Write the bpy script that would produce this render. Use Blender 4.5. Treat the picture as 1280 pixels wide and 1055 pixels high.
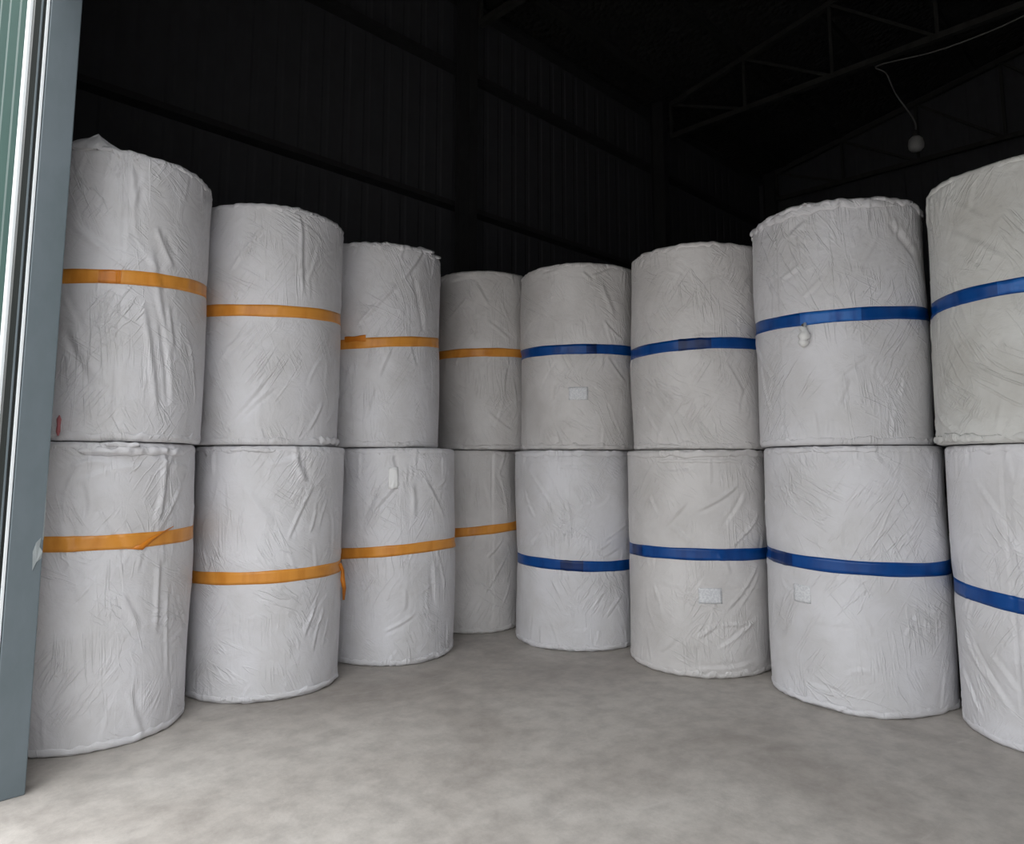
import bpy, bmesh, math, random
import numpy as np
from mathutils import Vector

C = bpy.context.scene.collection
for o in list(bpy.data.objects):
    bpy.data.objects.remove(o)
R = math.radians

# ------------------------------------------------------------------ camera
EYE = 1.39
FPX = 887.0
cam_d = bpy.data.cameras.new('camera')
cam = bpy.data.objects.new('camera', cam_d)
C.objects.link(cam)
cam.location = (0, 0, EYE)
PITCH = math.atan(100 / FPX)
cam.rotation_euler = (math.pi / 2 + PITCH, 0, -math.pi / 4)   # looks diagonally into the hall
cam_d.sensor_fit = 'HORIZONTAL'
cam_d.sensor_width = 36
cam_d.lens = 36 * FPX / 1280
cam_d.shift_y = -47.5 / 1280
cam_d.clip_start = 0.05
cam_d.clip_end = 200
bpy.context.scene.camera = cam

# ------------------------------------------------------------------ overcast daylight and exposure
w = bpy.data.worlds.new('overcast_sky')
bpy.context.scene.world = w
w.use_nodes = True
nt = w.node_tree
for n in list(nt.nodes):
    nt.nodes.remove(n)
wo = nt.nodes.new('ShaderNodeOutputWorld')
bg = nt.nodes.new('ShaderNodeBackground')
tc = nt.nodes.new('ShaderNodeTexCoord')
sp = nt.nodes.new('ShaderNodeSeparateXYZ')
mr = nt.nodes.new('ShaderNodeMapRange')
mr.inputs['From Min'].default_value = 0.0
mr.inputs['From Max'].default_value = 1.0
mr.inputs['To Min'].default_value = 0.36   # overcast: zenith about three times the horizon
mr.inputs['To Max'].default_value = 2.3
nt.links.new(tc.outputs['Generated'], sp.inputs[0])
nt.links.new(sp.outputs['Z'], mr.inputs['Value'])
nt.links.new(mr.outputs[0], bg.inputs['Strength'])
bg.inputs['Color'].default_value = (0.965, 0.985, 1.0, 1)
nt.links.new(bg.outputs[0], wo.inputs[0])

vs = bpy.context.scene.view_settings
vs.view_transform = 'Standard'
vs.look = 'None'
vs.gamma = 1
vs.use_curve_mapping = False
vs.exposure = 1.15

# ------------------------------------------------------------------ helpers
def tag(o, label=None, cat=None, group=None, kind=None):
    if label: o['label'] = label
    if cat: o['category'] = cat
    if group: o['group'] = group
    if kind: o['kind'] = kind
    return o

def empty(name, loc=(0, 0, 0), rz=0.0):
    o = bpy.data.objects.new(name, None)
    C.objects.link(o)
    o.location = loc
    o.rotation_euler = (0, 0, rz)
    o.empty_display_size = 0.1
    return o

def link_mesh(name, me, m=None, parent=None, smooth=False):
    if m: me.materials.append(m)
    if smooth:
        me.polygons.foreach_set('use_smooth', [True] * len(me.polygons))
    o = bpy.data.objects.new(name, me)
    C.objects.link(o)
    if parent: o.parent = parent
    return o

def pymesh(name, V, F, m=None, parent=None, smooth=False):
    me = bpy.data.meshes.new(name)
    me.from_pydata([tuple(v) for v in V], [], [tuple(f) for f in F])
    me.update()
    return link_mesh(name, me, m, parent, smooth)

def grid_mesh(name, P, wrap_u=False, m=None, parent=None, smooth=True, caps=None):
    """P: array (rows, cols, 3); wrap_u closes columns."""
    nv, nu = P.shape[:2]
    V = P.reshape(-1, 3)
    jj = np.arange(nu if wrap_u else nu - 1)
    ii = np.arange(nv - 1)
    I, J = np.meshgrid(ii, jj, indexing='ij')
    J2 = (J + 1) % nu
    F = np.stack([I * nu + J, I * nu + J2, (I + 1) * nu + J2, (I + 1) * nu + J], -1).reshape(-1, 4)
    me = bpy.data.meshes.new(name)
    me.vertices.add(len(V)); me.vertices.foreach_set('co', V.astype(np.float32).ravel())
    me.loops.add(F.size); me.loops.foreach_set('vertex_index', F.astype(np.int32).ravel())
    me.polygons.add(len(F))
    me.polygons.foreach_set('loop_start', np.arange(0, F.size, 4, dtype=np.int32))
    me.update(calc_edges=True)
    me.validate()
    return link_mesh(name, me, m, parent, smooth)

def add_box(bm, c, s, rz=0.0, rx=0.0):
    r = bmesh.ops.create_cube(bm, size=1)
    from mathutils import Matrix
    M = Matrix.Translation(c) @ Matrix.Rotation(rz, 4, 'Z') @ Matrix.Rotation(rx, 4, 'X') @ Matrix.Diagonal((s[0], s[1], s[2], 1))
    bmesh.ops.transform(bm, matrix=M, verts=r['verts'])

def bm_obj(name, bm, m, parent=None, smooth=False, bevel=0):
    me = bpy.data.meshes.new(name)
    bm.to_mesh(me); bm.free()
    o = link_mesh(name, me, m, parent, smooth)
    if bevel:
        b = o.modifiers.new('bevel', 'BEVEL'); b.width = bevel; b.segments = 2; b.limit_method = 'ANGLE'
    return o

def box(name, lo, hi, m, parent=None, bevel=0):
    bm = bmesh.new()
    c = [(a + b) / 2 for a, b in zip(lo, hi)]
    s = [abs(b - a) for a, b in zip(lo, hi)]
    add_box(bm, c, s)
    return bm_obj(name, bm, m, parent, bevel=bevel)

def bar(name, a, b, wd, ht, m, parent=None):
    """rectangular section bar from a to b"""
    a, b = Vector(a), Vector(b)
    d = (b - a).normalized()
    up = Vector((0, 0, 1)) if abs(d.z) < 0.95 else Vector((1, 0, 0))
    sx = d.cross(up).normalized(); sz = sx.cross(d).normalized()
    V = []
    for p in (a, b):
        for i, j in ((-1, -1), (1, -1), (1, 1), (-1, 1)):
            V.append(p + sx * i * wd / 2 + sz * j * ht / 2)
    F = [(0, 1, 2, 3), (7, 6, 5, 4), (0, 4, 5, 1), (1, 5, 6, 2), (2, 6, 7, 3), (3, 7, 4, 0)]
    return pymesh(name, V, F, m, parent)

def tube(name, pts, r, m, parent=None, n=8):
    pts = [Vector(p) for p in pts]
    rows = []
    for i, p in enumerate(pts):
        d = (pts[min(i + 1, len(pts) - 1)] - pts[max(i - 1, 0)]).normalized()
        up = Vector((0, 0, 1)) if abs(d.z) < 0.9 else Vector((1, 0, 0))
        sx = d.cross(up).normalized(); sz = sx.cross(d).normalized()
        rr = r[i] if isinstance(r, (list, tuple)) else r
        rows.append([p + sx * math.cos(t) * rr + sz * math.sin(t) * rr for t in [2 * math.pi * k / n for k in range(n)]])
    P = np.array([[tuple(v) for v in row] for row in rows])
    P = np.concatenate([np.repeat(P[:1].mean(1, keepdims=True), n, 1), P, np.repeat(P[-1:].mean(1, keepdims=True), n, 1)], 0)
    return grid_mesh(name, P, True, m, parent)

# ------------------------------------------------------------------ materials
def mat(name, col, rough=0.6, metal=0.0, spec=0.5):
    m = bpy.data.materials.new(name); m.use_nodes = True
    b = m.node_tree.nodes['Principled BSDF']
    b.inputs['Base Color'].default_value = (*col, 1)
    b.inputs['Roughness'].default_value = rough
    b.inputs['Metallic'].default_value = metal
    b.inputs['Specular IOR Level'].default_value = spec
    return m

def N(m, t, **kw):
    n = m.node_tree.nodes.new(t)
    for k, v in kw.items():
        if k in n.inputs: n.inputs[k].default_value = v
        else: setattr(n, k, v)
    return n

def L(m, a, b): m.node_tree.links.new(a, b)

def coords(m, scale=(1, 1, 1)):
    t = N(m, 'ShaderNodeTexCoord'); mp = N(m, 'ShaderNodeMapping')
    mp.inputs['Scale'].default_value = scale
    L(m, t.outputs['Object'], mp.inputs[0])
    return mp.outputs[0]

def ramp(m, fac, stops):
    r = N(m, 'ShaderNodeValToRGB')
    e = r.color_ramp.elements
    e[0].position, e[0].color = stops[0][0], (*stops[0][1], 1)
    e[1].position, e[1].color = stops[-1][0], (*stops[-1][1], 1)
    for p, c in stops[1:-1]:
        x = e.new(p); x.color = (*c, 1)
    L(m, fac, r.inputs[0])
    return r.outputs[0]

def fabric(name, col, dirt):
    m = mat(name, col, 0.42, 0, 0.45)
    b = m.node_tree.nodes['Principled BSDF']
    c = coords(m)
    n1 = N(m, 'ShaderNodeTexNoise', Scale=2.2, Detail=5.0, Roughness=0.6); L(m, c, n1.inputs[0])
    col1 = ramp(m, n1.outputs[0], [(0.35, dirt), (0.6, col)])
    # crumple relief, laid out on the unrolled cylinder (arc length, height)
    tcn = N(m, 'ShaderNodeTexCoord'); sx = N(m, 'ShaderNodeSeparateXYZ'); L(m, tcn.outputs['Object'], sx.inputs[0])
    at = N(m, 'ShaderNodeMath', operation='ARCTAN2'); L(m, sx.outputs['X'], at.inputs[0]); L(m, sx.outputs['Y'], at.inputs[1])
    sc = N(m, 'ShaderNodeMath', operation='MULTIPLY'); L(m, at.outputs[0], sc.inputs[0]); sc.inputs[1].default_value = 0.5
    oi = N(m, 'ShaderNodeObjectInfo')
    cb = N(m, 'ShaderNodeCombineXYZ'); L(m, sc.outputs[0], cb.inputs['X']); L(m, sx.outputs['Z'], cb.inputs['Y'])
    ow = N(m, 'ShaderNodeMath', operation='MULTIPLY'); L(m, oi.outputs['Random'], ow.inputs[0]); ow.inputs[1].default_value = 40
    L(m, ow.outputs[0], cb.inputs['Z'])
    def creases(angle, across, along, warp, thr, seed):
        mp = N(m, 'ShaderNodeMapping'); mp.inputs['Rotation'].default_value = (0, 0, angle)
        mp.inputs['Location'].default_value = (seed, seed * 2.3, seed)
        L(m, cb.outputs[0], mp.inputs[0])
        mp2 = N(m, 'ShaderNodeMapping'); mp2.inputs['Scale'].default_value = (across, along, 1); L(m, mp.outputs[0], mp2.inputs[0])
        n = N(m, 'ShaderNodeTexNoise', Scale=1.0, Detail=3.0, Roughness=0.5, Distortion=warp); L(m, mp2.outputs[0], n.inputs[0])
        s1 = N(m, 'ShaderNodeMath', operation='SUBTRACT'); L(m, n.outputs[0], s1.inputs[0]); s1.inputs[1].default_value = 0.5
        s2 = N(m, 'ShaderNodeMath', operation='ABSOLUTE'); L(m, s1.outputs[0], s2.inputs[0])
        s3 = N(m, 'ShaderNodeMapRange'); s3.inputs['From Min'].default_value = 0.0; s3.inputs['From Max'].default_value = thr
        s3.inputs['To Min'].default_value = 1; s3.inputs['To Max'].default_value = 0; s3.interpolation_type = 'SMOOTHSTEP'
        L(m, s2.outputs[0], s3.inputs['Value'])
        k = N(m, 'ShaderNodeTexNoise', Scale=2.6, Detail=2.0); L(m, mp.outputs[0], k.inputs[0])
        kr = N(m, 'ShaderNodeMapRange'); kr.inputs['From Min'].default_value = 0.51; kr.inputs['From Max'].default_value = 0.68
        L(m, k.outputs[0], kr.inputs['Value'])
        o = N(m, 'ShaderNodeMath', operation='MULTIPLY'); L(m, s3.outputs[0], o.inputs[0]); L(m, kr.outputs[0], o.inputs[1])
        return o.outputs[0]
    hs = [creases(R(28), 16, 2.6, 0.5, 0.05, 1.0), creases(R(-35), 18, 2.4, 0.5, 0.05, 7.0), creases(R(60), 14, 2.2, 0.6, 0.045, 13.0), creases(R(4), 20, 2.0, 0.4, 0.05, 19.0)]
    tot = hs[0]
    for q in hs[1:]:
        ad = N(m, 'ShaderNodeMath', operation='ADD'); L(m, tot, ad.inputs[0]); L(m, q, ad.inputs[1]); tot = ad.outputs[0]
    n2 = N(m, 'ShaderNodeTexNoise', Scale=6.0, Detail=5.0, Roughness=0.55, Distortion=0.8); L(m, cb.outputs[0], n2.inputs[0])
    n3 = N(m, 'ShaderNodeTexNoise', Scale=70.0, Detail=3.0, Roughness=0.6); L(m, c, n3.inputs[0])
    b1 = N(m, 'ShaderNodeBump', Strength=0.5, Distance=0.025); L(m, n2.outputs[0], b1.inputs['Height'])
    b2 = N(m, 'ShaderNodeBump', Strength=0.7, Distance=0.005); L(m, tot, b2.inputs['Height']); L(m, b1.outputs[0], b2.inputs['Normal'])
    b3 = N(m, 'ShaderNodeBump', Strength=0.2, Distance=0.002); L(m, n3.outputs[0], b3.inputs['Height']); L(m, b2.outputs[0], b3.inputs['Normal'])
    L(m, b3.outputs[0], b.inputs['Normal'])
    L(m, col1, b.inputs['Base Color'])
    return m

def tape_mat(name, col, dark):
    m = mat(name, col, 0.33, 0, 0.4)
    b = m.node_tree.nodes['Principled BSDF']
    c = coords(m, (1, 1, 0.3))
    n = N(m, 'ShaderNodeTexNoise', Scale=14.0, Detail=4.0); L(m, c, n.inputs[0])
    L(m, ramp(m, n.outputs[0], [(0.3, dark), (0.55, col)]), b.inputs['Base Color'])
    bp = N(m, 'ShaderNodeBump', Strength=0.5, Distance=0.006); L(m, n.outputs[0], bp.inputs['Height'])
    L(m, bp.outputs[0], b.inputs['Normal'])
    return m

M = {}
M['white_a'] = fabric('white_woven_wrap', (0.75, 0.745, 0.775), (0.655, 0.645, 0.655))
M['white_b'] = fabric('warm_white_woven_wrap', (0.72, 0.70, 0.695), (0.61, 0.59, 0.58))
M['white_c'] = fabric('yellowed_white_woven_wrap', (0.70, 0.70, 0.68), (0.57, 0.56, 0.53))
M['orange'] = tape_mat('orange_packing_tape', (0.80, 0.34, 0.06), (0.68, 0.26, 0.035))
M['orange_d'] = tape_mat('crumpled_orange_tape', (0.72, 0.24, 0.02), (0.5, 0.15, 0.01))
M['blue'] = tape_mat('blue_packing_tape', (0.0, 0.066, 0.29), (0.0, 0.045, 0.22))
M['blue_d'] = tape_mat('doubled_blue_tape', (0.0, 0.028, 0.15), (0.0, 0.012, 0.07))
M['blue_l'] = tape_mat('wrinkled_pale_blue_tape', (0.03, 0.17, 0.55), (0.005, 0.08, 0.36))
M['knot'] = mat('white_plastic_knot', (0.85, 0.85, 0.84), 0.35)
M['shiny'] = mat('shiny_white_plastic', (0.88, 0.88, 0.88), 0.2)
M['red'] = mat('red_cloth', (0.45, 0.14, 0.15), 0.6)

def sticker_mat():
    m = mat('pale_printed_sticker', (0.8, 0.81, 0.83), 0.35)
    b = m.node_tree.nodes['Principled BSDF']
    c = coords(m)
    br = N(m, 'ShaderNodeTexNoise', Scale=90.0, Detail=1.0); L(m, c, br.inputs[0])
    L(m, ramp(m, br.outputs[0], [(0.45, (0.66, 0.67, 0.70)), (0.58, (0.78, 0.79, 0.81))]), b.inputs['Base Color'])
    return m
M['sticker'] = sticker_mat()

def floor_mat():
    m = mat('worn_concrete', (0.25, 0.23, 0.21), 0.65)
    b = m.node_tree.nodes['Principled BSDF']
    c = coords(m)
    n1 = N(m, 'ShaderNodeTexNoise', Scale=0.9, Detail=8.0, Roughness=0.62, Distortion=0.7); L(m, c, n1.inputs[0])
    n2 = N(m, 'ShaderNodeTexNoise', Scale=7.0, Detail=8.0, Roughness=0.7); L(m, c, n2.inputs[0])
    n3 = N(m, 'ShaderNodeTexNoise', Scale=55.0, Detail=4.0); L(m, c, n3.inputs[0])
    a = ramp(m, n1.outputs[0], [(0.33, (0.363, 0.336, 0.31)), (0.5, (0.44, 0.413, 0.385)), (0.68, (0.506, 0.481, 0.453))])
    d = ramp(m, n2.outputs[0], [(0.35, (0.78, 0.77, 0.76)), (0.6, (1.05, 1.04, 1.03))])
    mx = N(m, 'ShaderNodeMix', data_type='RGBA', blend_type='MULTIPLY'); mx.inputs[0].default_value = 1
    L(m, a, mx.inputs[6]); L(m, d, mx.inputs[7])
    # pale scuffs
    mp = coords(m, (0.6, 2.4, 1))
    n4 = N(m, 'ShaderNodeTexNoise', Scale=2.6, Detail=9.0, Roughness=0.75, Distortion=1.2); L(m, mp, n4.inputs[0])
    s = ramp(m, n4.outputs[0], [(0.60, (0, 0, 0)), (0.72, (0.5, 0.5, 0.5))])
    mx2 = N(m, 'ShaderNodeMix', data_type='RGBA', blend_type='MIX')
    L(m, s, mx2.inputs[0]); L(m, mx.outputs[2], mx2.inputs[6]); mx2.inputs[7].default_value = (0.54, 0.515, 0.49, 1)
    L(m, mx2.outputs[2], b.inputs['Base Color'])
    L(m, ramp(m, n2.outputs[0], [(0.3, (0.5, 0.5, 0.5)), (0.7, (0.75, 0.75, 0.75))]), b.inputs['Roughness'])
    bp = N(m, 'ShaderNodeBump', Strength=0.3, Distance=0.004); L(m, n3.outputs[0], bp.inputs['Height']); L(m, bp.outputs[0], b.inputs['Normal'])
    return m
M['floor'] = floor_mat()

def painted(name, a, b_, rough, metal=0.0, scale=6.0):
    m = mat(name, a, rough, metal)
    b = m.node_tree.nodes['Principled BSDF']
    c = coords(m, (1, 1, 0.5))
    n = N(m, 'ShaderNodeTexNoise', Scale=scale, Detail=6.0, Roughness=0.65); L(m, c, n.inputs[0])
    L(m, ramp(m, n.outputs[0], [(0.35, b_), (0.6, a)]), b.inputs['Base Color'])
    return m
M['post'] = painted('grey_green_painted_steel', (0.135, 0.165, 0.185), (0.115, 0.145, 0.16), 0.42)
M['green'] = painted('green_coated_sheet', (0.026, 0.078, 0.064), (0.020, 0.065, 0.054), 0.6)
M['trim_white'] = mat('white_flashing', (0.78, 0.82, 0.84), 0.35)
M['plinth'] = painted('white_plaster', (0.80, 0.80, 0.79), (0.66, 0.66, 0.65), 0.8)
M['dark_gap'] = mat('dark_gap_fill', (0.02, 0.024, 0.022), 0.5)  # shade of the gap beside the jamb, put into the colour
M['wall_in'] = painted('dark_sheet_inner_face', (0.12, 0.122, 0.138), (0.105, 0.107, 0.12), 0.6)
M['steel'] = painted('dark_painted_steel', (0.07, 0.071, 0.076), (0.055, 0.055, 0.06), 0.5)
M['steel_t'] = painted('dusty_truss_steel', (0.08, 0.08, 0.077), (0.055, 0.055, 0.052), 0.55)
M['film'] = mat('dusty_clear_film', (0.30, 0.33, 0.34), 0.35)
M['cable'] = mat('grey_cable', (0.3, 0.3, 0.3), 0.5)
M['lamp'] = mat('frosted_lamp_globe', (0.6, 0.6, 0.6), 0.4)
M['apron'] = M['floor']

def foil():
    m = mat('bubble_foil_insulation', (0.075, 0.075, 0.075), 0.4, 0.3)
    b = m.node_tree.nodes['Principled BSDF']
    c = coords(m)
    v = N(m, 'ShaderNodeTexVoronoi', Scale=11.0); L(m, c, v.inputs[0])
    bp = N(m, 'ShaderNodeBump', Strength=0.9, Distance=0.03, invert=True); L(m, v.outputs['Distance'], bp.inputs['Height'])
    L(m, bp.outputs[0], b.inputs['Normal'])
    return m
M['foil'] = foil()

# ------------------------------------------------------------------ the warehouse
# x = u (along the side wall, away from the door), y = v (towards the side wall)
ROT = 0.0
def UV(u, v, z=0.0):
    return Vector((u * math.cos(ROT) - v * math.sin(ROT), u * math.sin(ROT) + v * math.cos(ROT), z))

def place(o):
    o.rotation_euler = (0, 0, ROT); return o

U0, U1 = 0.70, 16.0          # front wall inner face, end wall
V0, V1 = -8.5, 7.5           # far side wall, near side wall
EAVE, SLOPE, RIDGE = 8.3, 0.2, -0.5
def roof_z(v): return EAVE + (V1 - RIDGE) * SLOPE - abs(v - RIDGE) * SLOPE

# floor with the apron outside as one slab
place(tag(box('floor', (-14, -14, -0.15), (U1, 12, 0.0), M['floor']), kind='structure'))

def ribbed(name, span, height_fn, origin, axis, side, m, pitch=0.25, depth=0.03, z0=0.0):
    """ribbed metal sheet running along axis ('u' or 'v') with trapezoid ribs standing out to side"""
    a0, a1 = span
    xs = []
    x = a0
    while x < a1 - 1e-6:
        for f, d in ((0, 0), (0.62, 0), (0.72, 1), (0.90, 1), (1.0, 0)):
            xx = x + f * pitch
            if xx <= a1 + 1e-6: xs.append((xx, d * depth * side))
        x += pitch
    if xs[-1][0] < a1 - 1e-4: xs.append((a1, 0))
    V = []
    for xx, d in xs:
        for zz in (z0, height_fn(xx)):
            for t in (0, 0.004 * side):
                V.append((xx, origin + d + t, zz) if axis == 'u' else (origin + d + t, xx, zz))
    F = []
    n = len(xs)
    for i in range(n - 1):
        a, b = i * 4, (i + 1) * 4
        F += [(a, b, b + 2, a + 2), (a + 1, a + 3, b + 3, b + 1), (a + 2, b + 2, b + 3, a + 3), (a, a + 1, b + 1, b)]
    F += [(0, 2, 3, 1), ((n - 1) * 4, (n - 1) * 4 + 1, (n - 1) * 4 + 3, (n - 1) * 4 + 2)]
    return place(pymesh(name, V, F, m))

wl = tag(ribbed('wall_left', (U0, U1), lambda x: EAVE, V1, 'u', 1, M['wall_in'], 0.3, 0.008), kind='structure')
wr = tag(ribbed('wall_right', (U0, U1), lambda x: roof_z(V0), V0, 'u', -1, M['wall_in'], 0.5, 0.03), kind='structure')
wb = tag(ribbed('wall_back', (V0, V1), roof_z, U1, 'v', 1, M['wall_in'], 0.3, 0.008), kind='structure')
def sub(o, par): o.parent = par; return o
for z in (1.5, 3.2, 5.0, 7.05, 8.15):
    bar('girt', (U0, V1 - 0.09, z), (U1, V1 - 0.09, z), 0.18, 0.07, M['steel'], wl)
for u in (1.4, 6.26, 11.12, 15.85):
    bm = bmesh.new()
    for dx, dy, sx, sy in ((0, -0.26, 0.15, 0.012), (0, -0.54, 0.15, 0.012), (0, -0.40, 0.010, 0.28)):
        add_box(bm, (u, V1 + dy + 0.06, EAVE / 2), (sx, sy, EAVE - 0.02))
    bm_obj('column', bm, M['steel'], wl)

# roof: two slopes with purlins
def slope(name_v0, v1):
    pass
V = []; F = []
ox = 0.5
prof = [(V1 + 0.3, roof_z(V1) - 0.06), (RIDGE, roof_z(RIDGE)), (V0 - 0.3, roof_z(V0) - 0.06)]
for t in (0, 0.12):
    for u in (U0 - 0.4, U1 + 0.3):
        for v, z in prof: V.append((u, v, z + t))
F = [(0, 1, 4, 3), (1, 2, 5, 4), (6, 9, 10, 7), (7, 10, 11, 8), (0, 6, 7, 1), (1, 7, 8, 2), (3, 4, 10, 9), (4, 5, 11, 10), (0, 3, 9, 6), (2, 8, 11, 5)]
ceil = place(tag(pymesh('ceiling', V, F, M['foil']), kind='structure'))
v = V1 - 0.7
while v > V0 + 0.3:
    z = roof_z(v) - 0.08
    bar('purlin', (U0, v, z), (U1 - 0.02, v, z), 0.05, 0.14, M['steel_t'], ceil)
    v -= 1.3

# trusses across the hall
def truss(u, label):
    t = empty('roof_truss', UV(u, RIDGE, 0), ROT)
    tag(t, label, 'roof truss', 'steel roof trusses')
    zb = 7.5
    va, vb = V1 - 0.62 - RIDGE, V0 + 0.6 - RIDGE
    top = lambda v: roof_z(v + RIDGE) - 0.30
    bar('bottom_chord', (0, va, zb), (0, vb, zb), 0.09, 0.09, M['steel_t'], t)
    bar('top_chord', (0, va, top(va)), (0, 0, top(0)), 0.09, 0.09, M['steel_t'], t)
    bar('top_chord', (0, 0, top(0)), (0, vb, top(vb)), 0.09, 0.09, M['steel_t'], t)
    n = 10
    vs_ = [va + (vb - va) * i / n for i in range(n + 1)]
    for i, x in enumerate(vs_):
        bar('web_post', (0, x, zb), (0, x, top(x)), 0.05, 0.05, M['steel_t'], t)
        if i < n:
            y = vs_[i + 1]
            if i < n / 2: bar('web_brace', (0, x, top(x)), (0, y, zb), 0.045, 0.045, M['steel_t'], t)
            else: bar('web_brace', (0, x, zb), (0, y, top(y)), 0.045, 0.045, M['steel_t'], t)
    return t
truss(6.26, 'dark steel roof truss spanning the hall nearest the doorway, mostly overhead')
truss(11.12, 'dark steel roof truss from which the cable and lamp hang')
truss(15.6, 'dark steel roof truss at the far end wall, behind the hanging lamp')

# hanging lamp on its cable at the second truss
lp = UV(11.0, 3.15, 0)
lamp = empty('hanging_lamp', UV(11.0, 1.62, 6.03), ROT)
tag(lamp, 'pale bulb lamp hanging on a loose grey cable from the roof truss', 'lamp')

# ---- front wall with the doorway
DV0, DV1, DH = -2.2, 3.70, 3.74
fw = box('wall_front', (0.66, DV1 + 0.16, 1.60), (U0, V1 + 0.05, EAVE - 0.1), M['wall_in'])
place(tag(fw, kind='structure'))
def fpart(name, lo, hi, m, bevel=0):
    return box(name, lo, hi, m, fw, bevel)
fpart('wall_panel', (0.66, V0, 0), (U0, DV0, EAVE - 0.1), M['wall_in'])
fpart('wall_panel', (0.66, DV0, DH + 0.2), (U0, DV1 + 0.16, EAVE - 0.1), M['wall_in'])
fpart('lintel', (0.64, DV0, DH), (0.83, DV1 + 0.1, DH + 0.2), M['post'])
fpart('masonry_base', (0.60, DV1 + 0.13, 0), (U0, V1 + 0.05, 1.60), M['plinth'])
# gable filled above the eaves
V = []
for u in (0.66, U0):
    V += [(u, V0, EAVE - 0.12), (u, V1, EAVE - 0.12), (u, RIDGE, roof_z(RIDGE) - 0.02)]
pymesh('gable', V, [(0, 1, 2), (3, 5, 4), (0, 3, 4, 1), (1, 4, 5, 2), (2, 5, 3, 0)], M['wall_in'], fw)
# green ribbed cladding on the outside, ribs stand out towards -u
cl = ribbed('green_cladding', (DV1 + 0.15, V1), lambda x: EAVE, 0.645, 'v', -1, M['green'], 0.30, 0.032, 1.62)
cl.rotation_euler = (0, 0, 0); cl.parent = fw
fpart('corner_flashing', (0.597, DV1 + 0.09, 1.58), (0.63, DV1 + 0.15, EAVE - 0.2), M['trim_white'], 0.004)

# steel door jamb (one pillar): box reveal, outer lip and the dark gap beside it
jb = empty('door_jamb', UV(0.72, DV1, 0), ROT)
tag(jb, 'grey-green painted steel door jamb at the left edge beside the first stack', 'door frame')
def jpart(name, lo, hi, m, bevel=0):
    lo = (lo[0] - 0.72, lo[1] - DV1, lo[2]); hi = (hi[0] - 0.72, hi[1] - DV1, hi[2])
    return box(name, lo, hi, m, jb, bevel)
jpart('reveal', (0.665, DV1, 0), (0.79, DV1 + 0.10, DH), M['post'], 0.004)
jpart('edge_strip', (0.650, DV1 + 0.004, 0.02), (0.662, DV1 + 0.02, DH), M['trim_white'], 0.002)
jpart('gap_fill', (0.61, DV1 + 0.03, 0.0), (0.66, DV1 + 0.085, DH), M['dark_gap'])  # solid filler, its near-black colour standing in for shade inside the gap
jpart('edge_strip', (0.632, DV1 + 0.012, 0.02), (0.638, DV1 + 0.03, DH), M['post'], 0.001)

def scrap(name, pts, m, label):
    V = [(u - 0.72, t - 0.003 + 0.002 * ((i * 7) % 3 - 1), z) for t in (0.0, 0.0015) for i, (u, z) in enumerate(pts)]
    n = len(pts)
    F = [tuple(range(n)), tuple(range(2 * n - 1, n - 1, -1))] + [(i, i + n, (i + 1) % n + n, (i + 1) % n) for i in range(n)]
    tag(pymesh(name, V, F, m, jb), label)
scrap('film_scrap', [(.755, .93), (.768, .965), (.786, .98), (.788, 1.01), (.776, 1.03), (.78, 1.07), (.762, 1.05), (.752, 1.01)], M['film'], 'torn scrap of clear tape stuck to the jamb')
scrap('film_scrap', [(.784, 1.06), (.789, 1.06), (.789, 1.33), (.786, 1.35)], M['film'], 'pale scuffed sliver along the jamb edge')

# ------------------------------------------------------------------ wrapped rolls
CAMP = np.array([0, 0, EYE])
def ray(px, py):
    a, b = px - 640, 480 - py
    c, s = math.cos(PITCH), math.sin(PITCH)
    X, Y = a, FPX * c - b * s
    return np.array([(X + Y) / math.sqrt(2), (Y - X) / math.sqrt(2), b * c + FPX * s])

class Roll:
    pass

def hit(ro, px, py):
    """where a fold seen in the photograph lies on the roll: (arc length, height)"""
    d = ray(px, py)
    x0, y0 = -ro.x, -ro.y
    A = d[0]**2 + d[1]**2; B = 2 * (x0 * d[0] + y0 * d[1]); Cc = x0 * x0 + y0 * y0 - ro.r**2
    D = B * B - 4 * A * Cc
    t = (-B - math.sqrt(max(D, 0))) / (2 * A)
    X, Y = x0 + t * d[0], y0 + t * d[1]
    ph = math.atan2(X * ro.tx + Y * ro.ty, X * ro.nx + Y * ro.ny)   # 0 faces the camera, + to the right
    return ph, EYE + t * d[2] - ro.z0

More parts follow.
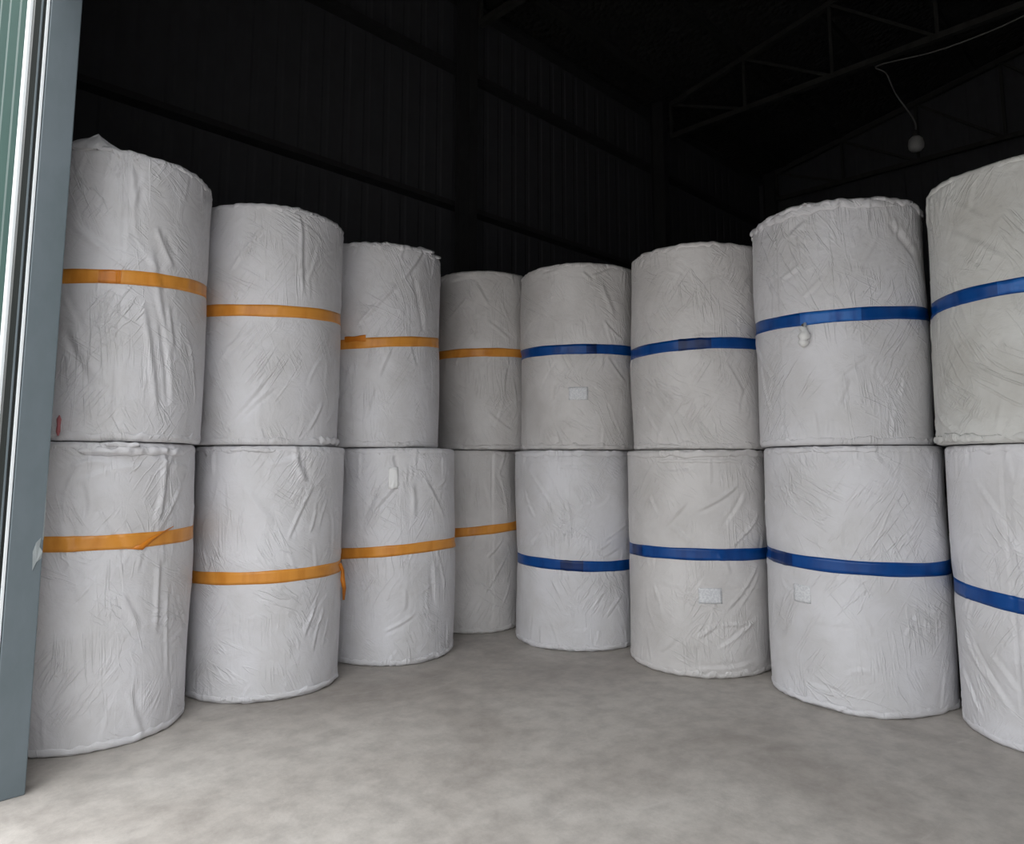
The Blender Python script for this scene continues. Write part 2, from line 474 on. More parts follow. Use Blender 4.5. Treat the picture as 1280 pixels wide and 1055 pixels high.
def build_roll(x, y, r, z0, h, tape_px, tcol, fab, seed, folds, label, group, ruffle=1.0, steps=(), tape_w=0.075, lean=(0, 0)):
    x, y = (x + y) / math.sqrt(2), (y - x) / math.sqrt(2)      # into the hall frame
    ro = Roll(); ro.x, ro.y, ro.r, ro.z0, ro.h = x, y, r, z0, h
    d = math.hypot(x, y)
    ro.nx, ro.ny = -x / d, -y / d              # towards the camera
    ro.tx, ro.ty = -ro.ny, ro.nx               # to its right as seen from the camera
    if ro.tx * y - ro.ty * x < 0: ro.tx, ro.ty = -ro.tx, -ro.ty
    rng = np.random.RandomState(seed)
    root = empty('wrapped_roll', (x, y, z0))
    tag(root, label, 'wrapped roll', group)
    # tape height as a plane cut through the roll
    pts = [hit(ro, *p) for p in tape_px]
    A = np.array([[1, math.cos(p), math.sin(p)] for p, _ in pts]); bz = np.array([z for _, z in pts])
    A2 = np.vstack([A, [0, 0.25, 0], [0, 0, 0.12]]); b2 = np.append(bz, [0, 0])
    co = np.linalg.lstsq(A2, b2, rcond=None)[0]
    ro.tz = lambda ph: co[0] + co[1] * np.cos(ph) + co[2] * np.sin(ph)
    # folds: (arc s0, z0, s1, z1, width, amplitude, curvature)
    FL = []
    for f in folds:
        (a0, b0), (a1, b1) = hit(ro, f[0], f[1]), hit(ro, f[2], f[3])
        FL.append((a0 * r, b0, a1 * r, b1, f[4] if len(f) > 4 else 0.014, f[5] if len(f) > 5 else 0.006, rng.uniform(-0.02, 0.02)))
    for px, py, amp in steps:                     # groove where one sheet overlaps the next
        a0, _ = hit(ro, px, py)
        for q0, q1 in ((0.04, 0.55), (0.45, 1.0), (0.85, h - 0.04)):
            FL.append((a0 * r - 0.006, q0, a0 * r + rng.uniform(-0.012, 0.0), q1, 0.006, -0.0045, rng.uniform(-0.006, 0.006)))
    side = rng.choice([-1, 1])
    for _ in range(46):
        s0 = rng.uniform(-math.pi, math.pi) * r; zc = rng.uniform(0.05, h - 0.05)
        ln = rng.uniform(0.08, 0.42)
        ang = rng.normal(side * 0.6, 0.6)       # from the vertical
        FL.append((s0, zc, s0 + ln * math.sin(ang), zc + ln * math.cos(ang), rng.uniform(0.006, 0.011),
                   rng.choice([-1, 1, 1]) * rng.uniform(0.0008, 0.003), rng.uniform(-0.05, 0.05)))
    for _ in range(34):                           # short gathers running off both hems and the tape
        s0 = rng.uniform(-math.pi, math.pi) * r
        k = rng.randint(3)
        zc = (0.03, h - 0.03, float(ro.tz(s0 / r)))[k]
        dr = (1, -1, rng.choice([-1, 1]))[k]
        ln = rng.uniform(0.06, 0.22)
        FL.append((s0, zc, s0 + rng.uniform(-0.07, 0.07), zc + dr * ln, rng.uniform(0.006, 0.011), rng.uniform(0.0015, 0.0045), 0))
    W = [(rng.randint(1, 6), rng.uniform(0.5, 7), rng.uniform(0, 6.28), rng.uniform(0.0008, 0.0028)) for _ in range(14)]
    dmp = rng.uniform(0, 6.28)
    def disp(ph, z):
        s = ph * r
        out = np.zeros(np.broadcast(ph, z).shape)
        for k, q, p0, a in W:
            out = out + a * np.sin(k * ph + q * z + p0)
        circ = 2 * math.pi * r
        for s0, a0, s1, a1, wd, am, cv in FL:
            dx, dz = s1 - s0, a1 - a0
            ln = math.hypot(dx, dz) + 1e-6
            ux, uz = dx / ln, dz / ln
            rs = s - s0
            rs = (rs + circ / 2) % circ - circ / 2
            rz = z - a0
            t = (rs * ux + rz * uz) / ln
            q = -rs * uz + rz * ux + cv * 4 * t * (1 - t)
            win = np.clip(t / 0.25, 0, 1) * np.clip((1 - t) / 0.25, 0, 1)
            win = win * win * (3 - 2 * win)
            out = out + 1.7 * am * win * (np.exp(-(q / wd)**2) - 0.55 * np.exp(-((q - 1.9 * wd) / (1.3 * wd))**2))
        for px, py, amp in steps:                 # overlapped edge of the sheet: a small upright step
            a, _ = hit(ro, px, py)
            dd = (ph - a + math.pi) % (2 * math.pi) - math.pi
            out = out + amp * (np.clip((dd * r + 0.02 * np.sin(2.1 * z + px)) / 0.006, 0, 1)) * np.clip(1 - dd * r / 0.25, 0, 1) * (dd > -0.02)
        tz = ro.tz(ph)
        out = out - 0.007 * np.exp(-((z - tz) / 0.06)**2)
        return out
    def rad(ph, z):
        e = 0.045
        k = np.clip((e - z) / e, 0, 1); k2 = np.clip((z - (h - e)) / e, 0, 1)
        rnd = 0.045 * (1 - np.sqrt(np.clip(1 - k**2, 0, 1))) + 0.040 * (1 - np.sqrt(np.clip(1 - k2**2, 0, 1)))
        bulge = 0.006 * np.sin(math.pi * np.clip(z / h, 0, 1))
        return r - 0.008 + bulge - rnd + disp(ph, z) * np.clip(1 - k * 0.6 - k2 * 0.6, 0.2, 1)
    def P(ph, z, off=0.0):
        q = rad(ph, z) + off
        lz = z / h
        X = q * (np.cos(ph) * ro.nx + np.sin(ph) * ro.tx) + lean[0] * lz
        Y = q * (np.cos(ph) * ro.ny + np.sin(ph) * ro.ty) + lean[1] * lz
        return np.stack([X, Y, np.broadcast_to(z, X.shape)], -1)
    ro.P, ro.rad = P, rad
    nu = 300
    ph = np.linspace(-math.pi, math.pi, nu, endpoint=False)[None, :]
    e = 0.045
    zc = np.concatenate([e * (1 - np.cos(np.linspace(0, math.pi / 2, 7)))[:-1] * 1.0, np.linspace(e, h - e, 118), h - e + e * np.sin(np.linspace(0, math.pi / 2, 7))[1:]])[:, None]
    G = P(ph, zc)
    # caps: rings running to the centre with slight crumple
    def cap(z, sgn):
        rows = []
        base = rad(ph, np.full_like(ph, z))
        for f in (0.93, 0.8, 0.55, 0.25, 0.0):
            q = base * f
            dz = (-0.006 + 0.006 * np.sin(5 * ph + seed) * f) if sgn > 0 else 0.003
            X = q * (np.cos(ph) * ro.nx + np.sin(ph) * ro.tx) + lean[0] * z / h
            Y = q * (np.cos(ph) * ro.ny + np.sin(ph) * ro.ty) + lean[1] * z / h
            rows.append(np.stack([X, Y, np.full_like(X, z) + dz], -1)[0])
        return rows
    G = np.concatenate([np.array(cap(0.0, -1))[::-1], G, np.array(cap(h, 1))], 0)
    grid_mesh('fabric_wrap', G, True, fab, root)
    # tape band, closed thin loop hugging the wrap
    n2 = 260
    pt = np.linspace(-math.pi, math.pi, n2, endpoint=False)
    def band(name, pa, hw, m, off=0.0015, dz=0.0, closed=False, wob=0.0, sd=0):
        rr = np.random.RandomState(seed * 7 + sd)
        wv = wob * np.sin(pa * 23 + rr.uniform(0, 6)) * rr.uniform(0.6, 1)
        z = ro.tz(pa) + dz
        rows = []
        for f, o2 in ((-1, -0.004), (-1, 0), (-0.5, 0.0008), (0, 0.001), (0.5, 0.0008), (1, 0), (1, -0.004)):
            zz = z + f * (hw + 0.0012 * np.sin(pa * 9 + seed)) + wv * f
            rd = np.maximum.reduce([rad(pa, zz), rad(pa, z) - 0.0005, rad(pa - 0.022, zz), rad(pa + 0.022, zz)])
            q = rd + off + o2
            X = q * (np.cos(pa) * ro.nx + np.sin(pa) * ro.tx) + lean[0] * zz / h
            Y = q * (np.cos(pa) * ro.ny + np.sin(pa) * ro.ty) + lean[1] * zz / h
            rows.append(np.stack([X, Y, zz], -1))
        return grid_mesh(name, np.array(rows), closed, m, root)
    tb = band('tape_band', pt, tape_w / 2, M[tcol], closed=True)
    tag(tb, ('orange' if tcol == 'orange' else 'blue') + ' packing tape band')
    ro.band = band
    # crumpled hems where the end covers are tucked in (top and bottom)
    def hem(name, z, up, amp):
        rr = np.random.RandomState(seed * 13 + (1 if up > 0 else 2))
        ks = rr.randint(5, 48, 12); p0 = rr.uniform(0, 6.28, 12); am = rr.uniform(0.2, 1, 12) / np.sqrt(ks / 6)
        nz = lambda a: sum(am[i] * np.sin(ks[i] * a + p0[i]) for i in range(12)) / 3
        pa = np.linspace(-math.pi, math.pi, 320, endpoint=False)
        n0, n1, n2_ = nz(pa), nz(pa + 1.7), nz(pa * 1.0 + 3.1)
        rows = []
        prof = [(0.046, -0.006, 0.6), (0.036, 0.0005, 1.1), (0.018, -0.001, 1.2), (0.006, -0.008, 1.0), (-0.002, -0.026, 0.9), (-0.002, -0.07, 0.3)]
        rag = np.abs(np.sin(11 * pa + p0[0]) * np.sin(17 * pa + p0[1])) ** 0.5 * (0.4 + 0.6 * np.abs(np.sin(2.3 * pa + p0[2])))
        for (dz, dr, k) in prof:
            zz = z - up * (dz + amp * 0.030 * k * n0 * (1 if dz > 0.03 else 0.25)) 
            zz = np.clip(zz, z - 0.12, z + 0.001 + (0.030 * (amp - 0.6) * rag * (dz < 0.03) if (up > 0 and ruffle > 1.2) else 0.0)) if up > 0 else np.maximum(zz, 0.002)
            base = rad(pa, np.full_like(pa, z - up * 0.05))
            if ruffle > 1.5 and up > 0: dr = dr + 0.010 * k * (0.3 + rag)
            q = base + dr + amp * 0.0055 * k * n1 * n1 * np.sign(n1) + amp * 0.004 * n2_ * k
            lz = z / h
            X = q * (np.cos(pa) * ro.nx + np.sin(pa) * ro.tx) + lean[0] * lz
            Y = q * (np.cos(pa) * ro.ny + np.sin(pa) * ro.ty) + lean[1] * lz
            rows.append(np.stack([X, Y, zz], -1))
        o = grid_mesh(name, np.array(rows), True, fab, root)
        sm = o.modifiers.new('thick', 'SOLIDIFY'); sm.thickness = 0.002; sm.offset = -1
        return o
    hem('top_hem', h, 1, ruffle)
    hem('bottom_hem', 0.0, -1, 0.9)
    ro.root = root; ro.fab = fab
    return ro

def on(ro, ph, z, off=0.0):
    p = ro.P(np.array([ph]), np.array([z]), off)[0]
    return Vector(p)

def patch(ro, name, px0, px1, m, off=0.003, nx=10, nz=8, bumps=0.0, sd=0):
    """small sheet lying on the wrap between two photo corners"""
    a0, z1 = hit(ro, *px0); a1, z0 = hit(ro, *px1)
    rr = np.random.RandomState(sd)
    A, Z = np.meshgrid(np.linspace(a0, a1, nx), np.linspace(z0, z1, nz))
    G = ro.P(A, Z, off + (rr.rand(*A.shape) * bumps))
    o = grid_mesh(name, G, False, m, ro.root)
    s = o.modifiers.new('thick', 'SOLIDIFY'); s.thickness = 0.001; s.offset = 1
    return o

LG, RG = 'white wrapped rolls with orange tape', 'white wrapped rolls with blue tape'
H1, GAP, H2 = 1.495, 0.003, 1.50

def rolls():
    out = {}
    A = dict
    spec = [
     # key, x, y, r, z0, h, tape px, colour, fabric, folds, steps, label
     ('L1', -2.297, 4.004, .485, 0, 1.50, [(90, 680), (150, 678), (215, 671), (244, 663)], 'orange', 'white_a',
      [(208,558,196,664,.016,.007), (98,600,102,652,.014,-.005), (200,693,196,795,.013,.007), (212,725,210,856,.010,.006), (151,742,175,790,.014,.005),
       (228,603,196,668,.012,.006), (85,585,140,578,.012,.006), (130,640,165,700,.02,-.005), (75,640,110,760,.02,.005), (160,860,180,920,.015,.005), (90,565,200,575,.018,-.008), (150,570,240,590,.012,.005), (220,740,235,800,.01,-.005)],
      [], 'lower roll of the stack beside the door jamb, orange tape, folded vertical creases'),
     ('U1', -2.283, 4.012, .485, 1.505, 1.545, [(90, 345), (150, 346), (210, 353), (262, 367)], 'orange', 'white_a',
      [(161,203,166,264,.016,.006), (194,281,218,338,.014,.007), (174,364,196,534,.016,.006), (209,377,216,443,.012,.006), (231,412,244,512,.011,.006),
       (87,272,144,320,.016,.006), (78,403,122,490,.02,-.007), (190,360,210,520,.012,-.006), (205,290,222,325,.009,.005), (185,300,200,420,.018,.005)],
      [(156, 300, .005)], 'upper roll of the stack beside the door jamb, orange tape, peaked cloth corner on top'),
     ('L2', -1.619, 4.779, .485, 0, 1.50, [(255, 723), (330, 722), (380, 717), (428, 706)], 'orange', 'white_a',
      [(395,603,358,680,.008,.006), (397,628,387,668,.007,.006), (412,622,400,660,.007,.005), (370,560,385,605,.02,.008), (407,758,391,815,.007,.006), (398,745,378,800,.007,.005),
       (413,765,403,810,.006,.005), (330,580,380,570,.015,.005), (300,600,345,660,.022,.004)],
      [], 'lower roll of the second stack from the door jamb, orange tape with dangling tail'),
     ('U2', -1.660, 4.765, .480, 1.505, 1.52, [(268, 388), (345, 388), (400, 394), (427, 400)], 'orange', 'white_a',
      [(331,281,283,342,.011,.006), (379,272,379,373,.012,.006), (323,403,270,460,.011,.006), (340,460,275,538,.011,.006), (425,482,405,534,.009,.006), (350,480,290,535,.009,.004),
       (318,420,275,440,.01,.004), (405,500,385,540,.008,.005)],
      [], 'upper roll of the second stack from the door jamb, orange tape, diagonal creases'),
     ('L3', -0.925, 5.552, .485, 0, 1.505, [(440, 692), (500, 688), (540, 682), (569, 677)], 'orange', 'white_a',
      [(490,567,497,592,.012,.007), (507,580,507,605,.005,.005), (513,578,513,602,.005,.005), (519,580,520,600,.005,.004), (497,602,462,640,.011,.006), (528,592,556,650,.011,.006), (547,686,559,745,.008,.007),
       (522,764,475,792,.008,.006), (564,585,545,610,.009,.006), (515,600,517,650,.018,.006), (480,600,450,670,.02,-.005), (505,735,505,765,.012,.004), (540,700,545,760,.02,-.004)],
      [], 'lower roll of third stack from the door jamb, orange tape, shiny white patch near top'),
     ('U3', -1.052, 5.530, .482, 1.510, 1.505, [(460, 428), (500, 427), (530, 428), (551, 429)], 'orange', 'white_a',
      [(534,302,500,352,.014,.008), (500,352,440,414,.013,.008), (490,433,472,474,.011,.005), (539,440,541,500,.008,.005), (505,306,500,320,.01,.005), (545,310,540,350,.012,.005), (470,480,455,530,.011,.004), (515,340,530,420,.02,-.005)],
      [], 'upper roll of third stack from the door jamb, orange tape end raised, lump on rim'),
     ('L4', -0.370, 6.480, .470, 0, 1.505, [(575, 666), (610, 662), (640, 658)], 'orange', 'white_b',
      [(640,540,620,600,.01,.003), (636,690,604,745,.007,.005), (630,670,606,700,.007,.005), (640,720,625,760,.007,.004)],
      [(616, 680, .008)], 'lower roll of the corner stack, orange tape and dark vertical seam'),
     ('U4', -0.265, 6.480, .470, 1.510, 1.555, [(557, 443), (600, 441), (645, 441)], 'orange', 'white_b',
      [(594,352,612,383,.012,.006), (606,399,640,427,.011,.006), (634,458,631,492,.008,.006), (640,470,645,510,.007,.006), (606,511,644,542,.01,.006), (560,400,585,370,.011,.004), (600,345,560,352,.01,.004), (580,380,600,425,.014,-.005)],
      [], 'upper roll of the corner stack, orange tape, creased and shaded on its right'),
     ('L5', 0.528, 5.950, .500, 0, 1.495, [(646, 697), (680, 704), (720, 708), (785, 706)], 'blue', 'white_a',
      [(660,586,697,645,.009,.006), (655,610,670,650,.009,.005), (687,586,747,584,.006,.006), (650,578,780,574,.009,.005), (775,683,743,699,.006,.005), (765,675,735,690,.006,.004), (784,655,750,680,.006,.004),
       (690,720,700,745,.009,.004), (760,735,745,760,.008,.005), (780,740,755,775,.007,.004), (720,640,750,625,.01,.004), (680,660,660,680,.01,.004)],
      [], 'lower roll of the stack right of the corner, blue tape sagging at the middle'),
     ('U5', 0.574, 5.946, .500, 1.500, 1.475, [(653, 443), (690, 438), (735, 436), (784, 438)], 'blue', 'white_b',
      [(728,339,741,350,.009,.006), (753,399,781,427,.009,.006), (759,445,784,480,.009,.006), (737,345,765,335,.009,.005), (690,530,720,532,.005,.003), (687,541,722,543,.005,.003), (675,345,700,338,.01,.003), (750,350,770,400,.02,.004)],
      [], 'upper roll of the stack right of the corner, blue tape and faint printed patch'),
     ('L6', 1.363, 5.292, .505, 0, 1.485, [(790, 686), (830, 691), (880, 693), (955, 692)], 'blue', 'white_b',
      [(925,603,864,640,.01,.007), (860,624,827,660,.01,.006), (811,616,823,645,.009,.006), (815,726,827,771,.006,.007), (949,640,930,670,.008,.005), (949,701,905,766,.009,.006), (893,783,949,778,.007,.006), (892,815,949,770,.009,.006),
       (950,715,925,760,.007,.005), (900,780,870,800,.01,.005), (850,790,820,815,.012,.005), (820,590,870,585,.012,.006), (930,610,900,660,.012,-.005), (835,655,870,690,.012,.005), (945,650,915,685,.007,.005), (860,835,950,825,.01,.005)],
      [], 'lower roll of second stack right of the corner, blue tape, deep creases, printed patch'),
     ('U6', 1.401, 5.282, .498, 1.490, 1.44, [(791, 442), (830, 434), (880, 429), (937, 429)], 'blue', 'white_b',
      [(794,467,842,530,.009,.005), (818,486,861,532,.008,.005), (905,451,930,495,.01,.004), (800,500,830,550,.01,.004), (860,425,900,420,.01,.003), (840,545,900,552,.008,.004)],
      [], 'upper roll of the second stack right of the corner, blue tape with dark wrinkled overlap'),
     ('L7', 2.163, 4.573, .522, 0, 1.495, [(962, 692), (1000, 702), (1075, 711), (1150, 712), (1188, 708)], 'blue', 'white_a',
      [(1053,648,1051,693,.006,.004), (974,721,998,745,.009,.004), (1020,570,1060,575,.009,.004), (1010,855,1060,875,.009,.005), (1080,770,1090,800,.006,.003), (975,600,1000,650,.02,.003)],
      [], 'lower roll of the third stack right of the corner, blue tape and square sticker'),
     ('U7', 2.134, 4.572, .514, 1.500, 1.475, [(943, 412), (1000, 401), (1080, 391), (1130, 390), (1160, 394)], 'blue', 'white_a',
      [(1112,275,1148,323,.02,-.006), (945,427,973,483,.012,.006), (950,450,965,520,.01,.005), (1000,330,975,350,.01,.005), (1030,345,1000,375,.009,.005), (1090,440,1040,480,.009,.004), (1100,450,1095,470,.006,.004),
       (1060,470,1045,510,.01,.004), (1118,270,1122,300,.01,.005), (1145,290,1155,330,.008,.006), (955,265,1000,262,.01,.006), (985,300,1010,275,.012,.005)],
      [(974, 400, .005)], 'upper roll of the third stack right of the corner, blue tape with white knot'),
     ('L8', 2.905, 3.826, .505, 0, 1.49, [(1200, 736), (1240, 749), (1278, 758)], 'blue', 'white_a',
      [(1202,783,1239,856,.012,.007), (1208,790,1270,900,.012,.006), (1230,810,1275,870,.011,.005), (1215,600,1250,650,.011,.005), (1240,640,1278,700,.014,.004), (1200,830,1225,900,.012,.006)],
      [(1259, 640, .006)], 'lower roll of the rightmost stack, blue tape, slanting folds towards the floor'),
     ('U8', 2.866, 3.835, .500, 1.495, 1.46, [(1166, 383), (1200, 371), (1240, 361), (1278, 355)], 'blue', 'white_c',
      [(1172,244,1228,280,.014,.004), (1192,315,1230,345,.012,.004), (1172,403,1260,483,.012,.004), (1168,507,1208,550,.014,.006), (1175,480,1240,540,.02,-.004), (1180,290,1260,330,.016,.004), (1200,560,1278,545,.01,.005)],
      [], 'upper roll of the rightmost stack, highest at the right edge, blue tape'),
    ]
    for i, (k, x, y, r, z0, h, tp, tc_, fb, folds, steps, label) in enumerate(spec):
        ruf = {'U7': 1.9, 'U6': 1.21, 'U3': 1.3, 'U1': 1.25, 'U2': 1.25}.get(k, 1.0)
        out[k] = build_roll(x, y, r, z0, h, tp, tc_, M[fb], 11 + i, folds, label, LG if tc_ == 'orange' else RG, ruf, steps,
                            tape_w={'orange': .074, 'blue': .078}[tc_], lean={'U8': (.018, -.018)}.get(k, (0, 0)))
    return out
RL = rolls()

# ---- second layers of tape, flaps, stickers
def seg(k, px0, px1, col, hw=0.037, off=0.004, dz=0.0, wob=0.003, name='tape_overlap', label=None):
    ro = RL[k]
    a0, _ = hit(ro, *px0); a1, _ = hit(ro, *px1)
    o = ro.band(name, np.linspace(a0, a1, 26), hw, M[col], off, dz, wob=wob, sd=int(px0[0]))
    if label: tag(o, label)
    return o
seg('U3', (430, 423), (457, 423), 'orange_d', 0.020, 0.005, 0.035, name='tape_end', label='raised end of the orange tape')
seg('U5', (733, 436), (746, 436), 'blue_d', label='dark doubled blue tape')
seg('U6', (848, 432), (889, 430), 'blue_d', 0.038, label='dark wrinkled blue tape')
seg('L5', (700, 707), (729, 708), 'blue_d', 0.038, label='dark doubled blue tape')
seg('L6', (790, 688), (803, 690), 'blue_d', label='dark doubled blue tape')
seg('L7', (963, 693), (990, 702), 'blue_d', label='dark doubled blue tape')
seg('U7', (1000, 402), (1077, 393), 'blue_l', 0.036, label='paler wrinkled blue tape')
seg('U8', (1243, 360), (1277, 356), 'blue_l', 0.033, label='paler blue tape layer')
seg('U1', (123, 346), (151, 346), 'orange_d', 0.035, label='doubled orange tape')
for k, a, b in (('U5', (711, 484), (735, 500)), ('L6', (873, 735), (903, 755)), ('L7', (992, 729), (1014, 755))):
    tag(patch(RL[k], 'printed_patch', a, b, M['sticker'], 0.002), 'small pale printed patch, print illegible')
tag(patch(RL['L3'], 'shiny_patch', (486, 584), (497, 611), M['shiny'], 0.004, bumps=0.010, sd=3), 'shiny white plastic patch')

def ribbon(ro, name, pxs, wd, m, offs, label, face=False):
    """strip of tape whose centre line passes over points of the wrap, standing off it by offs"""
    rows = []
    for (px, py), o in zip(pxs, offs):
        a, z = hit(ro, px, py)
        c = on(ro, a, z, o)
        rows.append(c)
    P = []
    for i, c in enumerate(rows):
        d = (rows[min(i + 1, len(rows) - 1)] - rows[max(i - 1, 0)]).normalized()
        n = Vector((ro.nx, ro.ny, 0)) if face else Vector((c.x, c.y, 0)).normalized()
        s = d.cross(n).normalized() * wd[i] / 2
        P.append([tuple(c - s), tuple(c + n * 0.002), tuple(c + s)])
    o = grid_mesh(name, np.array(P), False, m, ro.root)
    sm = o.modifiers.new('thick', 'SOLIDIFY'); sm.thickness = 0.001
    tag(o, label)
    return o
ribbon(RL['L1'], 'tape_end', [(160, 686), (178, 684), (188, 676), (200, 668), (216, 658)], [.004, .03, .025, .012, .004], M['orange_d'], [.006, .009, .010, .010, .008], 'torn pointed tail of orange tape')
ribbon(RL['L2'], 'tape_tail', [(425.0, 705), (427, 713), (425.5, 725), (426.5, 735), (427, 750)], [.03, .022, .03, .026, .014], M['orange_d'], [.006, .020, .018, .024, .022], 'orange tape tail hanging down', True)

# white knot hanging under the blue tape of the third upper roll
ro = RL['U7']
a, z = hit(ro, 1006, 406)
pts, rr = [], []
for dz, off, q in ((0.01, .004, .006), (-.005, .012, .014), (-.02, .018, .022), (-.035, .016, .017), (-.05, .022, .026), (-.068, .022, .030), (-.080, .018, .020), (-.092, .020, .026), (-.106, .020, .022), (-.116, .016, .012)):
    pts.append(on(ro, a + 0.01 * math.sin(dz * 90), z + dz * 1.15, off)); rr.append(q * 1.2)
tag(tube('knot', pts, rr, M['knot'], ro.root, 12), 'white knotted plastic hanging below the tape')

# gathered corners of cloth on rims
def tuft(k, px, py, size, name, label, z_add=0.0, squash=1.0, inward=0.03):
    ro = RL[k]
    a, z = hit(ro, px, py)
    rng = np.random.RandomState(int(px))
    z = min(z, ro.h - 0.02)
    c = on(ro, a, z, -inward)
    nu_, nv_ = 28, 12
    th = np.linspace(0, 2 * math.pi, nu_, endpoint=False); t = np.linspace(0, 1, nv_)
    P = np.zeros((nv_, nu_, 3))
    p1, p2 = rng.uniform(0, 6, 2)
    for i, tt in enumerate(t):
        rad_ = size * (1 - tt**1.6) * (1 + 0.18 * np.sin(5 * th + p1 + 2 * tt) + 0.10 * np.sin(11 * th + p2))
        X = rad_ * np.cos(th) * 1.3; Y = rad_ * np.sin(th) * 0.55
        P[i, :, 0] = c.x + X * ro.tx + Y * ro.nx
        P[i, :, 1] = c.y + X * ro.ty + Y * ro.ny
        P[i, :, 2] = c.z + size * squash * tt * (1.0 + 0.12 * np.sin(3 * th + p2)) + z_add
    P[0, :, 2] -= 0.01
    return tag(grid_mesh(name, P, True, ro.fab, ro.root), label)
tuft('U1', 118, 184, 0.085, 'cloth_tuft', 'peaked fold of cloth above the rim', 0.0, 1.0)
tuft('U3', 530, 306, 0.075, 'cloth_tuft', 'bunched cloth lump on the rim', 0.0, 0.55)
tuft('U3', 545, 313, 0.05, 'cloth_tuft', 'bunched cloth lump on the rim', 0.0, 0.6)
tuft('U2', 388, 258, 0.05, 'cloth_tuft', 'small folded cloth lump on the rim', 0.0, 0.5)

def fold_strip(k, px0, px1, zc, hh, amp, sd, spill=0.0):
    ro = RL[k]
    a0, _ = hit(ro, *px0); a1, _ = hit(ro, *px1)
    rr = np.random.RandomState(sd)
    n = 90
    u = np.linspace(0, 1, n)
    fq = min(1.0, abs(a1 - a0) * ro.r / 0.75)
    nz = lambda ks: sum(rr.uniform(.4, 1) * np.sin(q * fq * u * 6.28 + rr.uniform(0, 6.28)) for q in ks) / len(ks)
    n0, n1, n2, n3 = nz((1, 2, 4, 7)), nz((2, 5, 9, 14)), nz((3, 6, 11)), nz((4, 9, 17))
    taper = np.clip(np.minimum(u, 1 - u) / 0.08, 0, 1) ** 0.5
    ph = a0 + (a1 - a0) * u
    rows = []
    for v in np.linspace(0, 1, 9):
        z = zc + hh * (v - 0.5) * (1 + 0.5 * n1) * taper + 0.35 * hh * n0 + 0.004 * n3
        z = np.clip(z, 0.004, ro.h + spill)
        zr = np.clip(z, 0.05, ro.h - 0.05)
        off = 0.001 + amp * math.sin(math.pi * v) ** 0.6 * (0.55 + 0.6 * n2) * taper
        if spill: off = np.maximum(off, 0.001 + 0.006 * (z > ro.h - 0.004))
        q = ro.rad(ph, zr) + off
        rows.append(np.stack([q * (np.cos(ph) * ro.nx + np.sin(ph) * ro.tx), q * (np.cos(ph) * ro.ny + np.sin(ph) * ro.ty), z], -1))
    o = grid_mesh('cloth_fold', np.array(rows), False, ro.fab, ro.root)
    m_ = o.modifiers.new('thick', 'SOLIDIFY'); m_.thickness = 0.0015; m_.offset = -1
    return o
fold_strip('L1', (95, 570), (232, 565), 1.455, 0.045, 0.020, 1, 0.006)
fold_strip('L1', (130, 560), (175, 560), 1.488, 0.026, 0.028, 2, 0.012)
fold_strip('L5', (650, 575), (786, 572), 1.468, 0.040, 0.010, 3, 0.004)
fold_strip('L6', (792, 575), (958, 572), 1.458, 0.042, 0.012, 4, 0.006)
fold_strip('L6', (820, 590), (930, 585), 1.410, 0.022, 0.006, 5)
fold_strip('L2', (285, 565), (345, 563), 1.475, 0.024, 0.012, 6, 0.004)
fold_strip('L7', (965, 565), (1100, 562), 1.472, 0.028, 0.010, 7, 0.006)
fold_strip('U8', (1168, 545), (1230, 550), 0.030, 0.045, 0.022, 8)
fold_strip('U2', (398, 545), (426, 545), 0.035, 0.050, 0.028, 9)
fold_strip('U5', (660, 560), (780, 560), 0.022, 0.026, 0.010, 10)
fold_strip('U6', (795, 560), (850, 560), 0.022, 0.030, 0.014, 11)
fold_strip('U4', (570, 560), (640, 560), 0.022, 0.030, 0.014, 12)
fold_strip('L3', (520, 830), (565, 815), 0.030, 0.035, 0.012, 13)
fold_strip('L2', (260, 870), (425, 850), 0.028, 0.030, 0.010, 14)
fold_strip('L5', (650, 800), (780, 812), 0.028, 0.030, 0.010, 15)
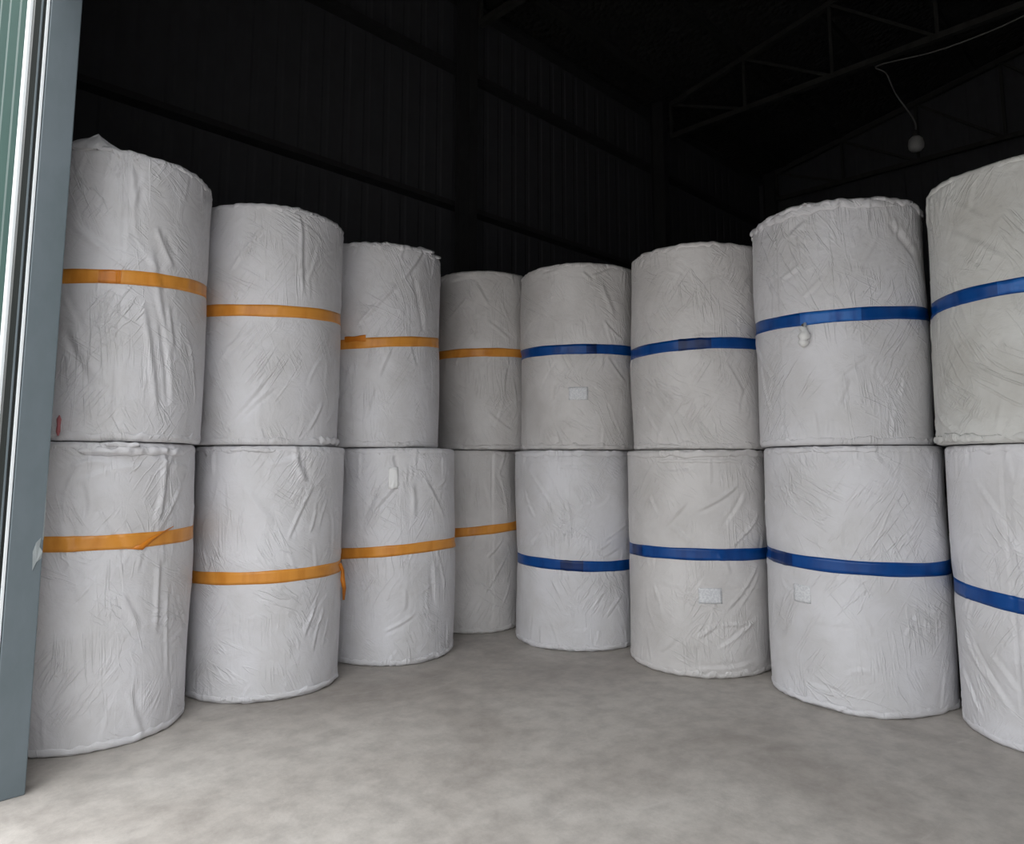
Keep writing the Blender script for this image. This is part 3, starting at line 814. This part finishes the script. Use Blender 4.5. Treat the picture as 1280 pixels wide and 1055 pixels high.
fold_strip('L7', (970, 860), (1060, 890), 0.028, 0.032, 0.012, 16)
fold_strip('U7', (945, 285), (1120, 262), 1.430, 0.050, 0.014, 17, 0.016)

# red scrap caught between the two rolls beside the jamb
ro = RL['U1']
a, z = hit(ro, 75, 532)
c = on(ro, a, z, 0.024) + Vector((ro.x, ro.y, ro.z0))
rs = tube('red_scrap', [c + Vector((0, 0, dz)) + Vector((ro.nx, ro.ny, 0)) * o for dz, o in ((-.05, 0), (-.03, .006), (0, .002), (.03, .008), (.05, 0))], [.004, .010, .008, .011, .003], M['red'])
tag(rs, 'small red cloth scrap caught at the seam beside the door jamb', 'cloth scrap')

# lamp parts
cable_pts = []
def on_truss(px, py, u=11.0):
    d = ray(px, py); uu = d[0]
    t = u / uu
    return Vector((d[0] * t, d[1] * t, EYE + d[2] * t))
lamp.rotation_euler = (0, 0, 0)
base = on_truss(1145, 180)
lamp.location = base
def smooth(pts, n=6):
    out = []
    for i in range(len(pts) - 1):
        p0 = pts[max(i - 1, 0)]; p1 = pts[i]; p2 = pts[i + 1]; p3 = pts[min(i + 2, len(pts) - 1)]
        for k in range(n):
            t = k / n
            out.append(0.5 * ((2 * p1) + (p2 - p0) * t + (2 * p0 - 5 * p1 + 4 * p2 - p3) * t * t + (3 * p1 - p0 - 3 * p2 + p3) * t**3))
    out.append(pts[-1]); return out
cp = smooth([on_truss(*p) - base for p in ((1300, 10), (1240, 38), (1170, 64), (1097, 82), (1108, 92), (1120, 118), (1143, 151), (1143.5, 170))])
tube('cable', cp, 0.011, M['cable'], lamp, 6)
def lathe(name, prof, m, parent, n=20):
    th = np.linspace(0, 2 * math.pi, n, endpoint=False)
    P = np.array([[(q * math.cos(t), q * math.sin(t), z) for t in th] for q, z in prof])
    return grid_mesh(name, P, True, m, parent)
lathe('socket', [(0, .20), (.03, .20), (.04, .14), (.045, .10), (0, .10)], M['steel_t'], lamp)
lathe('globe', [(0, .11), (.05, .11), (.09, .07), (.105, .0), (.10, -.06), (.07, -.10), (0, -.115)], M['lamp'], lamp)
